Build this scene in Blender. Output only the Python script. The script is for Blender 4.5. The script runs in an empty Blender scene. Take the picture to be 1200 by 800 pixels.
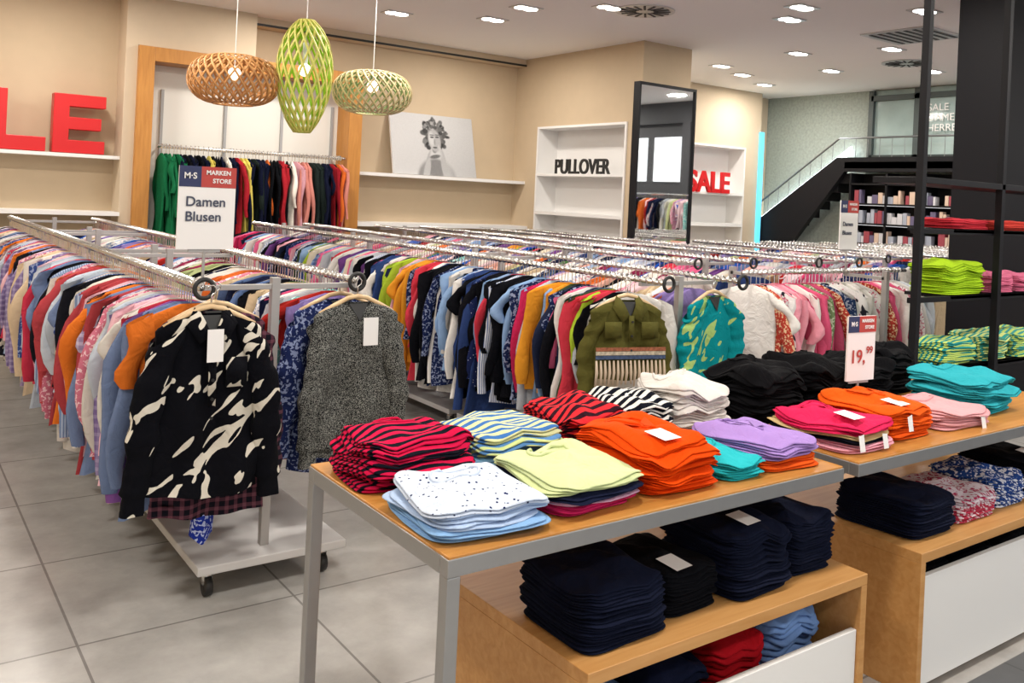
import bpy, math, random
import numpy as np
from mathutils import Matrix, Vector
random.seed(7); rng=np.random.default_rng(7)
SC=bpy.context.scene; COL=bpy.context.collection
PI=math.pi
# ------------------------------------------------------------------ materials
def newmat(name):
    m=bpy.data.materials.new(name); m.use_nodes=True
    nt=m.node_tree; b=nt.nodes["Principled BSDF"]
    return m,nt,b
def simple(name,col,rough=.5,metal=0,emit=None,es=0,noise=0,nscale=8,bump=0,trans=0,spec=None):
    m,nt,b=newmat(name)
    b.inputs["Base Color"].default_value=(*col,1); b.inputs["Roughness"].default_value=rough
    b.inputs["Metallic"].default_value=metal
    if trans: b.inputs["Transmission Weight"].default_value=trans
    if spec is not None: b.inputs["Specular IOR Level"].default_value=spec
    if emit: b.inputs["Emission Color"].default_value=(*emit,1); b.inputs["Emission Strength"].default_value=es
    if noise or bump:
        tc=nt.nodes.new("ShaderNodeTexCoord"); n=nt.nodes.new("ShaderNodeTexNoise")
        n.inputs["Scale"].default_value=nscale; n.inputs["Detail"].default_value=5
        nt.links.new(tc.outputs["Object"],n.inputs["Vector"])
        if noise:
            r=nt.nodes.new("ShaderNodeMapRange"); r.inputs[3].default_value=1-noise; r.inputs[4].default_value=1+noise
            nt.links.new(n.outputs["Fac"],r.inputs[0])
            v=nt.nodes.new("ShaderNodeVectorMath"); v.operation='SCALE'; v.inputs[0].default_value=col
            nt.links.new(r.outputs[0],v.inputs["Scale"]); nt.links.new(v.outputs[0],b.inputs["Base Color"])
        if bump:
            bp=nt.nodes.new("ShaderNodeBump"); bp.inputs["Strength"].default_value=bump; bp.inputs["Distance"].default_value=.01
            nt.links.new(n.outputs["Fac"],bp.inputs["Height"]); nt.links.new(bp.outputs[0],b.inputs["Normal"])
    return m
def wood(name,c1,c2,axis='X',rough=.35):
    m,nt,b=newmat(name); tc=nt.nodes.new("ShaderNodeTexCoord"); mp=nt.nodes.new("ShaderNodeMapping")
    sc={'X':(1.2,14,14),'Y':(14,1.2,14),'Z':(14,14,1.2)}[axis]; mp.inputs["Scale"].default_value=sc
    n=nt.nodes.new("ShaderNodeTexNoise"); n.inputs["Scale"].default_value=3; n.inputs["Detail"].default_value=7; n.inputs["Distortion"].default_value=.6
    r=nt.nodes.new("ShaderNodeValToRGB"); r.color_ramp.elements[0].position=.3; r.color_ramp.elements[1].position=.7
    r.color_ramp.elements[0].color=(*c1,1); r.color_ramp.elements[1].color=(*c2,1)
    L=nt.links.new; L(tc.outputs["Object"],mp.inputs[0]); L(mp.outputs[0],n.inputs["Vector"]); L(n.outputs["Fac"],r.inputs[0]); L(r.outputs[0],b.inputs["Base Color"])
    b.inputs["Roughness"].default_value=rough
    return m
def tilemat(name,c,mort,size,off,rough):
    m,nt,b=newmat(name); L=nt.links.new
    tc=nt.nodes.new("ShaderNodeTexCoord"); mp=nt.nodes.new("ShaderNodeMapping"); mp.inputs["Location"].default_value=(off[0],off[1],0)
    br=nt.nodes.new("ShaderNodeTexBrick"); br.offset=0; br.inputs["Scale"].default_value=1
    br.inputs["Brick Width"].default_value=size; br.inputs["Row Height"].default_value=size; br.inputs["Mortar Size"].default_value=.005; br.inputs["Mortar Smooth"].default_value=.1
    br.inputs["Color1"].default_value=(*c,1); br.inputs["Color2"].default_value=(c[0]*.93,c[1]*.93,c[2]*.93,1); br.inputs["Mortar"].default_value=(*mort,1)
    n=nt.nodes.new("ShaderNodeTexNoise"); n.inputs["Scale"].default_value=3.5; n.inputs["Detail"].default_value=8; n.inputs["Roughness"].default_value=.65
    r=nt.nodes.new("ShaderNodeMapRange"); r.inputs[1].default_value=.3; r.inputs[2].default_value=.7; r.inputs[3].default_value=.80; r.inputs[4].default_value=1.16
    v=nt.nodes.new("ShaderNodeVectorMath"); v.operation='SCALE'
    L(tc.outputs["Object"],mp.inputs[0]); L(mp.outputs[0],br.inputs["Vector"]); L(tc.outputs["Object"],n.inputs["Vector"])
    L(n.outputs["Fac"],r.inputs[0]); L(br.outputs["Color"],v.inputs[0]); L(r.outputs[0],v.inputs["Scale"]); L(v.outputs[0],b.inputs["Base Color"])
    b.inputs["Roughness"].default_value=rough
    return m
def clothmat():
    m,nt,b=newmat("fabric"); L=nt.links.new; N=nt.nodes.new
    def attr(n):
        a=N("ShaderNodeAttribute"); a.attribute_name=n; return a
    ca,cb,pt,gc=attr("ca"),attr("cb"),attr("pt"),attr("gc")
    sep=N("ShaderNodeSeparateXYZ"); L(gc.outputs["Vector"],sep.inputs[0])
    def M(op,a,bv=None,cv=None):
        n=N("ShaderNodeMath"); n.operation=op
        for i,x in enumerate((a,bv,cv)):
            if x is None: continue
            if isinstance(x,(int,float)): n.inputs[i].default_value=x
            else: L(x,n.inputs[i])
        return n.outputs[0]
    def stripe(s,per,th=0.0): return M('GREATER_THAN',M('SINE',M('MULTIPLY',s,2*PI/per)),th)
    sx=stripe(sep.outputs[0],.012,.3); px=stripe(sep.outputs[0],.036,.3); pz=stripe(sep.outputs[2],.036,.3)
    sz=stripe(sep.outputs[2],.03,-.1)
    plaid=M('MULTIPLY',M('ADD',px,pz),.5)
    def noise(sc,det=3,dist=0,vec=None):
        n=N("ShaderNodeTexNoise"); n.inputs["Scale"].default_value=sc; n.inputs["Detail"].default_value=det; n.inputs["Distortion"].default_value=dist; L(vec or gc.outputs["Vector"],n.inputs["Vector"]); return n.outputs["Fac"]
    blot=M('GREATER_THAN',noise(62,2.5,.5),.55)
    vo=N("ShaderNodeTexVoronoi"); vo.inputs["Scale"].default_value=60; L(gc.outputs["Vector"],vo.inputs["Vector"])
    dots=M('LESS_THAN',vo.outputs["Distance"],.20)
    zeb=M('GREATER_THAN',M('SINE',M('MULTIPLY',M('ADD',sep.outputs[2],M('MULTIPLY',noise(7,1,0),.035)),2*PI/.028)),0.1)
    rot=N("ShaderNodeMapping"); rot.vector_type='TEXTURE'; rot.inputs["Rotation"].default_value=(0,.7,0); rot.inputs["Scale"].default_value=(1,1,1)
    L(gc.outputs["Vector"],rot.inputs[0]); st=N("ShaderNodeMapping"); st.inputs["Scale"].default_value=(1.0,1.0,.38); L(rot.outputs[0],st.inputs[0])
    big=M('GREATER_THAN',noise(15,1.0,1.1,st.outputs[0]),.588)
    speck=M('GREATER_THAN',noise(300,2,.5),.53)
    tot=None
    for i,mk in ((1,sx),(2,plaid),(3,blot),(4,dots),(5,sz),(6,zeb),(7,big),(8,speck)):
        c=M('MULTIPLY',M('COMPARE',pt.outputs["Fac"],float(i),.3),mk)
        tot=c if tot is None else M('ADD',tot,c)
    mix=N("ShaderNodeMix"); mix.data_type='RGBA'; L(tot,mix.inputs[0]); L(ca.outputs["Color"],mix.inputs[6]); L(cb.outputs["Color"],mix.inputs[7])
    L(mix.outputs[2],b.inputs["Base Color"]); b.inputs["Roughness"].default_value=.9; b.inputs["Specular IOR Level"].default_value=.12
    bp=N("ShaderNodeBump"); bp.inputs["Strength"].default_value=.6; bp.inputs["Distance"].default_value=.014
    L(noise(17,3,1.2),bp.inputs["Height"]); L(bp.outputs[0],b.inputs["Normal"])
    return m
FAB=clothmat()
M_beige=simple("beige_wallpaper",(.545,.43,.29),.85,noise=.05,nscale=6)
M_beige2=simple("beige_light",(.61,.50,.36),.85,noise=.04)
M_ceil=simple("white_ceiling",(.90,.88,.85),.9)
M_white=simple("white_laminate",(.80,.79,.77),.45)
M_alc=simple("alcove_panel",(.74,.72,.66),.6)
M_floor=tilemat("floor_tile",(.40,.39,.37),(.20,.19,.18),.8,(.15,-.2),.27)
M_floord=tilemat("dark_floor_tile",(.07,.072,.075),(.03,.03,.03),.6,(.1,.05),.3)
M_steel=simple("brushed_steel",(.36,.36,.36),.42,.85,noise=.06,nscale=20)
M_chrome=simple("chrome",(.70,.69,.67),.2,1)
M_greym=simple("grey_paint_metal",(.42,.41,.40),.45,.5)
M_base=simple("base_plate",(.60,.59,.58),.4)
M_black=simple("black_steel",(.008,.008,.010),.5,spec=.2)
M_blackc=simple("black_column",(.006,.006,.008),.6,spec=.2)
M_charc=simple("charcoal_panel",(.05,.05,.055),.6)
M_rubber=simple("black_rubber",(.015,.015,.015),.5)
M_oakT=wood("oak_top",(.46,.19,.035),(.58,.28,.07),'X')
M_oakB=wood("oak_box",(.48,.23,.065),(.58,.31,.11),'X',.45)
M_oakF=wood("oak_frame",(.44,.18,.03),(.55,.25,.05),'Z',.4)
M_hang=wood("hanger_wood",(.62,.42,.22),(.75,.55,.32),'X',.4)
M_red=simple("red_letters",(.58,.006,.008),.4)
M_blk=simple("black_letters",(.015,.015,.015),.5)
M_paper=simple("paper",(.82,.81,.80),.6)
M_navyp=simple("navy_print",(.02,.03,.10),.6)
M_redp=simple("red_print",(.45,.05,.04),.6)
M_txt=simple("text_dark",(.05,.06,.10),.6)
M_lampw=simple("lamp_wood",(.58,.28,.09),.5); M_lamppale=simple("lamp_pale",(.70,.58,.30),.5); M_lampy=simple("lamp_yellow",(.64,.62,.14),.5); M_green=simple("lamp_green",(.28,.52,.005),.5,emit=(.25,.5,0),es=.10); M_teal=simple("lamp_sage",(.28,.40,.16),.5)
M_bulb=simple("bulb",(1,1,1),.5,emit=(1,.85,.6),es=3)
M_down=simple("downlight_glow",(1,1,1),.5,emit=(1,.97,.9),es=14)
M_ring=simple("downlight_ring",(.6,.6,.6),.3,.6)
M_vent=simple("vent_grey",(.35,.35,.35),.5)
M_mirror=simple("mirror_glass",(.86,.89,.89),.02,1)
M_tealw=simple("teal_textured_wall",(.36,.41,.37),.6,noise=.35,nscale=25,bump=.8)
M_cyan=simple("cyan_light",(.1,.5,.7),.5,emit=(.12,.62,.95),es=1.0)
M_glow=simple("stair_led",(1,1,1),.5,emit=(.8,.93,1),es=7)
M_coolglow=simple("cool_glow",(.8,.8,.8),.5,emit=(.9,.95,1),es=.8)
M_glass=simple("window_glass",(.34,.44,.43),.08,0,noise=.5,nscale=1.5)
# ------------------------------------------------------------------ mesh utils
def link(o,parent=None):
    COL.objects.link(o)
    if parent: o.parent=parent
    return o
def empty(name,loc=(0,0,0)):
    e=bpy.data.objects.new(name,None); e.empty_display_size=.1; COL.objects.link(e); e.location=loc; return e
class MB:
    def __init__(s): s.v=[];s.f=[]
    def box(s,x0,x1,y0,y1,z0,z1,rot=0,c=None):
        n=len(s.v); P=[(x,y,z) for z in (z0,z1) for x,y in ((x0,y0),(x1,y0),(x1,y1),(x0,y1))]
        if rot:
            cx,cy=c if c else ((x0+x1)/2,(y0+y1)/2); co,si=math.cos(rot),math.sin(rot)
            P=[(cx+(x-cx)*co-(y-cy)*si, cy+(x-cx)*si+(y-cy)*co, z) for x,y,z in P]
        s.v+=P
        s.f+=[tuple(n+i for i in q) for q in ((0,3,2,1),(4,5,6,7),(0,1,5,4),(1,2,6,5),(2,3,7,6),(3,0,4,7))]; return s
    def tube(s,pts,r,n=8,closed=False):
        pts=[Vector(p) for p in pts]; b=len(s.v); K=len(pts); up0=None
        for i,p in enumerate(pts):
            if closed: t=pts[(i+1)%K]-pts[i-1]
            else: t=pts[min(i+1,K-1)]-pts[max(i-1,0)]
            t.normalize()
            a=Vector((0,0,1)) if abs(t.z)<.9 else Vector((1,0,0))
            if up0 is not None: a=up0
            u=t.cross(a); 
            if u.length<1e-4: u=t.cross(Vector((0,1,0)))
            u.normalize(); w=u.cross(t); up0=w
            rr=r[i] if isinstance(r,(list,tuple)) else r
            for k in range(n):
                an=2*PI*k/n; s.v.append(tuple(p+u*math.cos(an)*rr+w*math.sin(an)*rr))
        for i in range(K if closed else K-1):
            j=(i+1)%K
            for k in range(n): s.f.append((b+i*n+k,b+i*n+(k+1)%n,b+j*n+(k+1)%n,b+j*n+k))
        if not closed:
            s.f.append(tuple(b+k for k in reversed(range(n)))); s.f.append(tuple(b+(K-1)*n+k for k in range(n)))
        return s
    def poly(s,pts,axis,d0,d1):
        n=len(s.v);k=len(pts)
        for d in (d0,d1):
            for a,b in pts: s.v.append((a,d,b) if axis=='y' else (d,a,b))
        s.f.append(tuple(range(n,n+k))); s.f.append(tuple(range(n+2*k-1,n+k-1,-1)))
        for i in range(k): s.f.append((n+i,n+k+i,n+k+(i+1)%k,n+(i+1)%k))
        return s
    def obj(s,name,mat,parent=None,smooth=False,bevel=0):
        me=bpy.data.meshes.new(name); me.from_pydata(s.v,[],s.f); me.materials.append(mat)
        if smooth: me.polygons.foreach_set("use_smooth",[True]*len(me.polygons))
        me.update(); o=bpy.data.objects.new(name,me); link(o,parent)
        if bevel:
            b=o.modifiers.new("b","BEVEL"); b.width=bevel; b.segments=2; b.limit_method='ANGLE'
        return o
def box(name,x0,x1,y0,y1,z0,z1,mat,parent=None,bevel=0): return MB().box(x0,x1,y0,y1,z0,z1).obj(name,mat,parent,bevel=bevel)
def text(body,size,loc,xa,ya,mat,parent,name="lettering",extrude=.001,align='LEFT',offset=0,sx=1):
    c=bpy.data.curves.new(name,"FONT"); c.body=body; c.size=size; c.extrude=extrude; c.align_x=align; c.offset=offset; c.materials.append(mat)
    o=bpy.data.objects.new(name,c); link(o,parent); X=Vector(xa)*sx; Y=Vector(ya); Z=Vector(xa).cross(Y)
    o.matrix_world=Matrix(((X.x,Y.x,Z.x,loc[0]),(X.y,Y.y,Z.y,loc[1]),(X.z,Y.z,Z.z,loc[2]),(0,0,0,1))); return o
def npmesh(name,V,F,CA,CB,PT,GC,mat=FAB,parent=None,smooth=True):
    me=bpy.data.meshes.new(name); nv=len(V); nf=len(F)
    me.vertices.add(nv); me.vertices.foreach_set("co",np.asarray(V,np.float32).ravel())
    me.loops.add(nf*4); me.polygons.add(nf)
    me.polygons.foreach_set("loop_start",np.arange(0,nf*4,4,dtype=np.int32))
    me.loops.foreach_set("vertex_index",np.asarray(F,np.int32).ravel())
    me.polygons.foreach_set("use_smooth",np.ones(nf,bool) if smooth else np.zeros(nf,bool))
    me.update(calc_edges=True); me.validate()
    for n,A in (("ca",CA),("cb",CB)):
        a=me.attributes.new(n,'FLOAT_COLOR','POINT'); a.data.foreach_set("color",np.hstack([A,np.ones((nv,1))]).astype(np.float32).ravel())
    a=me.attributes.new("pt",'FLOAT','POINT'); a.data.foreach_set("value",np.asarray(PT,np.float32))
    a=me.attributes.new("gc",'FLOAT_VECTOR','POINT'); a.data.foreach_set("vector",np.asarray(GC,np.float32).ravel())
    me.materials.append(mat); o=bpy.data.objects.new(name,me); return link(o,parent)
def grid_faces(rows,n,base=0):
    r=np.arange(rows-1)[:,None]*n; k=np.arange(n)[None,:]; k2=(k+1)%n
    return np.stack([r+k,r+k2,r+n+k2,r+n+k],-1).reshape(-1,4)+base
# ------------------------------------------------------------------ room
H=3.6
box("floor",-3,13.5,-4,12,-.06,0,M_floor)
box("floor_dark_tiles",2.62,12,-4,1.58,0,.004,M_floord)
box("ceiling",-3,13.5,-4,12,H,H+.1,M_ceil)
box("wall_back",-3,7.4,10.3,10.5,0,H,M_beige)
box("wall_left",-3.1,-3,-4,10.5,0,H,M_beige)
fw=MB(); 
fw.box(-3,13.5,-4.1,-4,0,.5).box(-3,13.5,-4.1,-4,3.1,H)
for x in (-3,.5,4,7.5,11,13.2): fw.box(x,x+.3,-4.1,-4,.5,3.1)
fw.obj("wall_front",M_beige2)
box("wall_right",12.72,12.85,5.6,12,0,H,M_tealw)
wf=MB().box(12.2,12.4,-4,5.55,0,.4).box(12.2,12.4,-4,5.55,3.2,H)
for y in (-4,-1.6,.8,3.2,5.35): wf.box(12.2,12.4,y,y+.2,.4,3.2)
wf.box(12.32,12.4,-4,5.55,.4,3.2); wf.obj("wall_shopfront",M_charc)
ptr=empty("added_glow_panels")
for y0,y1 in ((-1.2,.6),(1.2,2.2),(2.4,3.1),(3.6,5.1)): box("glow_panel",12.29,12.315,y0,y1,2.1,2.95,M_coolglow,ptr)  # unseen glowing panels, added so the mirror has bright shapes to reflect
wb=MB().box(2.10,3.48,9.95,10.3,3.08,H).box(2.10,2.22,9.95,10.3,0,3.08); wb.obj("wall_bulkhead",M_beige2)
box("trim_cornice",3.48,7.4,10.1,10.3,H-.10,H,M_beige2)
box("trim_shadow_gap",3.49,7.4,10.08,10.1,H-.10,H-.075,M_blk)
pb=MB(); pb.box(7.75,8.22,7.74,11.9,0,H).box(7.4,7.75,9.74,11.9,0,H).box(7.4,7.75,7.74,7.96,0,H).box(7.4,7.75,7.96,9.74,2.64,H).box(7.4,7.75,7.96,9.74,0,.9)
pb.obj("wall_pullover",M_beige)
sn=empty("wall_niche_shelving")
MB().box(7.72,7.75,7.96,9.74,.9,2.64).box(7.38,7.75,9.71,9.74,.9,2.64).box(7.38,7.75,7.96,7.99,.9,2.64).box(7.38,7.75,7.99,9.71,2.61,2.64).box(7.38,7.72,7.99,9.71,1.97,2.0).box(7.38,7.72,7.99,9.71,1.45,1.49).box(7.38,7.72,7.99,9.71,.9,.94).obj("niche_lining",M_white,sn)
text("PULLOVER",.27,(7.46,9.42,2.01),(0,-1,0),(0,0,1),M_blk,sn,"pullover_lettering",.012,offset=.004,sx=.86)
sw=MB(); sw.box(9.5,12.7,10.1,10.3,0,H).box(9.5,10.2,9.75,10.1,0,H).box(11.72,12.1,9.75,10.1,0,H).box(10.2,11.72,9.75,10.1,2.66,H).box(10.2,11.72,9.75,10.1,0,.9)
sw.obj("wall_sale",M_beige2)
s2=empty("sale_niche_shelving")
MB().box(10.2,11.72,10.07,10.1,.9,2.66).box(10.2,10.23,9.73,10.07,.9,2.66).box(11.69,11.72,9.73,10.07,.9,2.66).box(10.23,11.69,9.73,10.07,2.63,2.66).box(10.23,11.69,9.73,10.07,1.86,1.9).box(10.23,11.69,9.73,10.07,1.35,1.4).obj("niche_lining",M_white,s2)
text("SALE",.46,(10.36,9.72,1.90),(1,0,0),(0,0,1),M_red,s2,"sale_lettering",.02,offset=.012,sx=1.0)
box("trim_cyan_light",12.05,12.14,9.70,9.74,.4,2.95,M_cyan)
# ------------------------------------------------------------------ stair + window at right
st=empty("staircase")
MB().poly([(10.0,.9),(10.0,1.35),(8.34,2.52),(6.0,2.52),(6.0,2.3),(8.2,2.3),(9.3,.9)],'x',12.2,12.3).obj("stringer",M_black,st)
MB().poly([(10.02,1.44),(10.02,1.54),(8.34,2.72),(8.34,2.62)],'x',12.56,12.6).obj("led_strip",M_glow,st)
hr=MB(); hr.tube([(12.25,9.9,1.72),(12.25,8.34,2.82),(12.25,6.0,2.82)],.016)
for i in range(20):
    y=9.85-i*.2
    if y<6: break
    zt=1.72+(9.9-y)*.705 if y>8.34 else 2.82
    hr.tube([(12.25,y,zt-.45),(12.25,y,zt)],.005,6)
hr.obj("railing",simple("rail_steel",(.25,.27,.28),.3,.8),st)
steps=MB()
for i in range(9):
    y=9.9-i*.19; steps.box(12.3,12.68,y-.2,y,1.0+i*.14,1.16+i*.14)
steps.obj("steps",M_black,st)
box("landing",12.2,12.7,5.65,8.2,2.35,2.45,M_black,st)
wn=empty("window_1")
wf=MB()
for y in (8.05,7.3,6.55,5.7): wf.box(12.6,12.7,y-.04,y+.04,2.5,H-.02)
wf.box(12.6,12.7,5.7,8.05,3.42,3.5).box(12.6,12.7,5.7,8.05,2.5,2.58); wf.obj("frame",simple("window_frame",(.06,.08,.08),.5),wn)
box("glass",12.66,12.69,5.7,8.05,2.5,H-.02,M_glass,wn)
text("SALE\nDAMEN\nHERREN",.15,(12.59,7.12,3.22),(0,-1,0),(0,0,1),M_paper,wn,"window_lettering",.002)
ps=empty("product_shelf")
pm=MB(); pm.box(12.2,12.6,5.7,8.1,.0,.9).box(12.55,12.6,5.7,8.1,.9,2.28)
for z in (.9,1.2,1.5,1.8,2.1): pm.box(12.22,12.55,5.7,8.1,z,z+.025)
for y in (8.1,7.5,6.9,6.3,5.7): pm.box(12.22,12.55,y-.015,y+.015,.9,2.28)
pm.obj("carcass",M_black,ps)
cols=[simple("pack_%d"%i,c,.5) for i,c in enumerate([(.55,.55,.58),(.30,.05,.07),(.12,.1,.18),(.6,.45,.35),(.35,.38,.45)])]
pk=[MB() for _ in cols]
for z in (.925,1.225,1.525,1.825):
    y=8.05
    while y>5.8:
        w=random.uniform(.04,.1); hh=random.uniform(.1,.22)
        if random.random()<.9: random.choice(pk).box(12.26,12.36,y-w,y-.008,z,z+hh)
        y-=w
for i,p in enumerate(pk):
    if p.v: p.obj("packs_%d"%i,cols[i],ps)
sl_=MB()
for z in (1.19,1.49,1.79): sl_.box(12.24,12.26,5.8,8.05,z,z+.006)
sl_.obj("shelf_lights",M_coolglow,ps)
box("black_column",7.32,8.6,3.5,3.9,0,H,M_blackc)
# ------------------------------------------------------------------ left wall shelves, letters
sh=empty("wall_shelf"); MB().box(-3,2.10,10.0,10.3,1.86,1.895).obj("board",M_white,sh)
sh=empty("wall_shelf"); MB().box(-3,2.10,9.9,10.3,1.27,1.31).obj("board",M_white,sh)
sh=empty("wall_shelf"); MB().box(4.82,7.4,10.0,10.3,1.85,1.89).obj("board",M_white,sh)
sh=empty("wall_shelf"); MB().box(4.82,7.4,9.9,10.3,1.22,1.27).obj("board",M_white,sh)
def letter(ch,x,w,z,h,parent):
    t=.30*w
    P={'L':[(0,0),(w,0),(w,.24*h),(t,.24*h),(t,h),(0,h)],
       'E':[(0,0),(w,0),(w,.22*h),(t,.22*h),(t,.40*h),(.92*w,.40*h),(.92*w,.61*h),(t,.61*h),(t,.79*h),(w,.79*h),(w,h),(0,h)],
       'A':[(0,0),(.25*w,0),(.33*w,.25*h),(.67*w,.25*h),(.75*w,0),(w,0),(.65*w,h),(.35*w,h)],
       'S':[(0,0),(w,0),(w,.6*h),(.3*w,.6*h),(.3*w,.8*h),(w,.8*h),(w,h),(0,h),(0,.4*h),(.7*w,.4*h),(.7*w,.2*h),(0,.2*h)]}[ch]
    MB().poly([(x+a,z+b) for a,b in P],'y',10.02,10.18).obj("letter_"+ch.lower(),M_red,parent,bevel=.006)
sl=empty("sale_letters")
letter('S',-.5,.5,1.90,.6,sl);letter('A',.15,.55,1.90,.6,sl);letter('L',.90,.50,1.90,.60,sl);letter('E',1.46,.49,1.90,.60,sl)
al=empty("oak_framed_alcove")
MB().box(2.22,2.38,9.88,10.28,0,3.07).box(4.64,4.81,9.88,10.28,0,3.07).box(2.38,4.64,9.88,10.28,2.92,3.07).obj("oak_frame",M_oakF,al,bevel=.004)
MB().box(2.38,4.64,10.22,10.28,0,2.92).obj("back_panel",M_alc,al)
rs=MB()
for x in (2.55,3.25,3.92,4.56): rs.box(x-.015,x+.015,10.19,10.22,.4,2.66)
rs.obj("slotted_rails",M_vent,al)
rr=MB(); rr.tube([(2.45,9.92,2.03),(4.62,9.92,2.03)],.016)
for x in (2.55,3.25,3.92,4.56): rr.tube([(x,10.2,2.05),(x,9.92,2.05)],.01)
for x in np.arange(2.5,4.6,.03): rr.tube([(x,9.92,2.03),(x,9.92,2.005)],.022,6)
rr.obj("clothes_rail",M_chrome,al)
pc=empty("portrait_canvas")
X0,X1,Z0,Z1=5.36,6.62,1.895,2.70
def lean(z): return 10.05+.2*(z-Z0)/(Z1-Z0)
cv=MB(); cv.v=[(x,lean(z)+d,z) for d in (0.002,.03) for x,z in ((X0,Z0),(X1,Z0),(X1,Z1),(X0,Z1))]; cv.f=[(0,1,2,3),(7,6,5,4),(0,4,5,1),(1,5,6,2),(2,6,7,3),(3,7,4,0)]; cv.obj("canvas",M_paper,pc)
nx,nz=190,122
gx,gz=np.meshgrid(np.linspace(0,1,nx),np.linspace(0,1,nz)); U=(gx*1.56-.80)/1.3+.80; W_=gz/1.2+.10
def sm(e0,e1,x): t=np.clip((x-e0)/(e1-e0),0,1); return t*t*(3-2*t)
def el(cx,cz,rx,rz,rot=0,soft=.25):
    dx,dz=U-cx,W_-cz; a=(dx*math.cos(rot)+dz*math.sin(rot))/rx; b=(-dx*math.sin(rot)+dz*math.cos(rot))/rz
    return 1-sm(1-soft,1+soft*.3,np.sqrt(a*a+b*b))
img=.50-.10*gx+.05*gz
def paint(mask,val):
    global img; img=img*(1-mask)+val*mask
paint(el(.80,.02,.30,.34,0,.15),.30+.10*np.sin(9*U))
paint(el(.80,.20,.16,.14),.18)
rr_=np.random.default_rng(11)
for i in range(120):
    a=rr_.uniform(0,2*PI); q=rr_.uniform(.0,1.0)**.6
    cx=.80+.20*q*math.cos(a); cz=.66+.21*q*math.sin(a)
    paint(el(cx,cz,rr_.uniform(.02,.05),rr_.uniform(.02,.045),a,.4),rr_.uniform(.01,.16))
paint(el(.80,.58,.095,.165,.1,.2),.34)
paint(el(.755,.60,.05,.13,.1,.6),.48)
paint(el(.765,.625,.03,.013),.05); paint(el(.84,.63,.03,.013),.05); paint(el(.765,.655,.035,.01),.10); paint(el(.84,.66,.035,.01),.10)
paint(el(.80,.56,.014,.05,0,.5),.24); paint(el(.80,.485,.035,.014),.08)
for k in range(4): paint(el(.87+.016*k,.44-.02*k,.014,.10,.25,.35),.44-.03*k)
for k in range(4): paint(el(.72-.012*k,.40-.02*k,.014,.09,-.35,.35),.42-.03*k)
paint(el(.92,.20,.05,.20,.15,.3),.36); paint(el(.66,.16,.05,.19,-.25,.3),.38)
paint(el(.79,.36,.09,.03,.2,.4),.12)
for i in range(26):
    a=rr_.uniform(.4,2.8); paint(el(.80+.15*math.cos(a),.72+.10*math.sin(a),.03,.022,a,.5),rr_.uniform(.02,.32))
img=np.clip(img+rr_.normal(0,.012,img.shape),0,1)
VX=X0+gx*(X1-X0); VZ=Z0+gz*(Z1-Z0); Vp=np.stack([VX,lean(VZ)-.001,VZ],-1).reshape(-1,3)
ii=(np.arange(nz-1)[:,None]*nx+np.arange(nx-1)[None,:]).ravel(); Fp=np.stack([ii,ii+1,ii+nx+1,ii+nx],-1)
Cp=np.repeat(img.reshape(-1,1),3,1)
mp_,nt_,b_=newmat("printed_canvas"); at_=nt_.nodes.new("ShaderNodeAttribute"); at_.attribute_name="ca"; nt_.links.new(at_.outputs["Color"],b_.inputs["Base Color"]); b_.inputs["Roughness"].default_value=.8
npmesh("print",Vp,Fp,Cp,Cp,np.zeros(len(Vp)),Vp,mat=mp_,parent=pc)
mi=empty("standing_mirror")
MB().box(7.04,7.065,7.40,7.50,0.02,3.05).box(7.95,7.975,7.40,7.50,.02,3.05).box(7.065,7.95,7.40,7.50,3.02,3.05).box(7.065,7.95,7.40,7.50,.02,.08).obj("frame",M_black,mi)
box("mirror_pane",7.065,7.95,7.42,7.44,.08,3.02,M_mirror,mi)
box("backing",7.065,7.95,7.45,7.5,.08,3.02,M_black,mi)
# ------------------------------------------------------------------ ceiling fittings + lights
def disc(m,cx,cy,z,r,n=20):
    b=len(m.v); m.v+=[(cx+r*math.cos(2*PI*i/n),cy+r*math.sin(2*PI*i/n),z) for i in range(n)]; m.f.append(tuple(b+i for i in reversed(range(n))))
DL=[(4.55,8.63),(5.45,8.1),(5.35,7.35),(5.9,6.7),(8.6,8.9),(9.4,8.3),(10.2,8.6),(11.2,9.0),(7.13,5.33),(7.5,5.75),(9.2,6.9),(10.6,7.4),(11.4,6.4),(8.0,4.6),(9.6,5.9)]
dl=empty("ceiling_downlights"); a=MB(); b=MB()
for x,y in DL:
    b.box(x-.15,x+.15,y-.10,y+.10,H-.012,H-.001); disc(a,x-.055,y,H-.0135,.075); disc(a,x+.055,y,H-.014,.075)
b.obj("frames",M_ring,dl); a.obj("lamps",M_down,dl)
def vent(x,y,r,sq=False):
    e=empty("ceiling_vent"); m=MB()
    if sq:
        m.box(x-r,x+r,y-r,y+r,H-.015,H-.001)
    else: m.tube([(x,y,H-.001),(x,y,H-.012)],r,28)
    m.obj("plate",M_ring,e); m=MB()
    if sq:
        for i in range(7): m.box(x-r*.85,x+r*.85,y-r*.85+i*r*.26,y-r*.75+i*r*.26,H-.02,H-.0155)
    else:
        for i in range(16):
            an=2*PI*i/16; m.box(x+r*.3,x+r*.85,y-.012,y+.012,H-.018,H-.0125,an,(x,y))
    m.obj("slots",M_blk,e)
vent(6.25,6.55,.3); vent(10.6,6.3,.3); vent(9.0,5.3,.38,True)
def area(name,x,y,z,size,power,col=(1,.935,.86)):
    l=bpy.data.lights.new(name,'AREA'); l.shape='DISK'; l.size=size; l.energy=power; l.color=col
    o=bpy.data.objects.new(name,l); o.location=(x,y,z); COL.objects.link(o); return o
for x in (-1.2,1.2,3.6,6.0,9.0,11.2):
    for y in (-1.5,1.2,3.9,6.6,9.0):
        area("ceiling_lamp",x+.1,y,H-.03,.32,38 if y>0 else 28)
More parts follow.
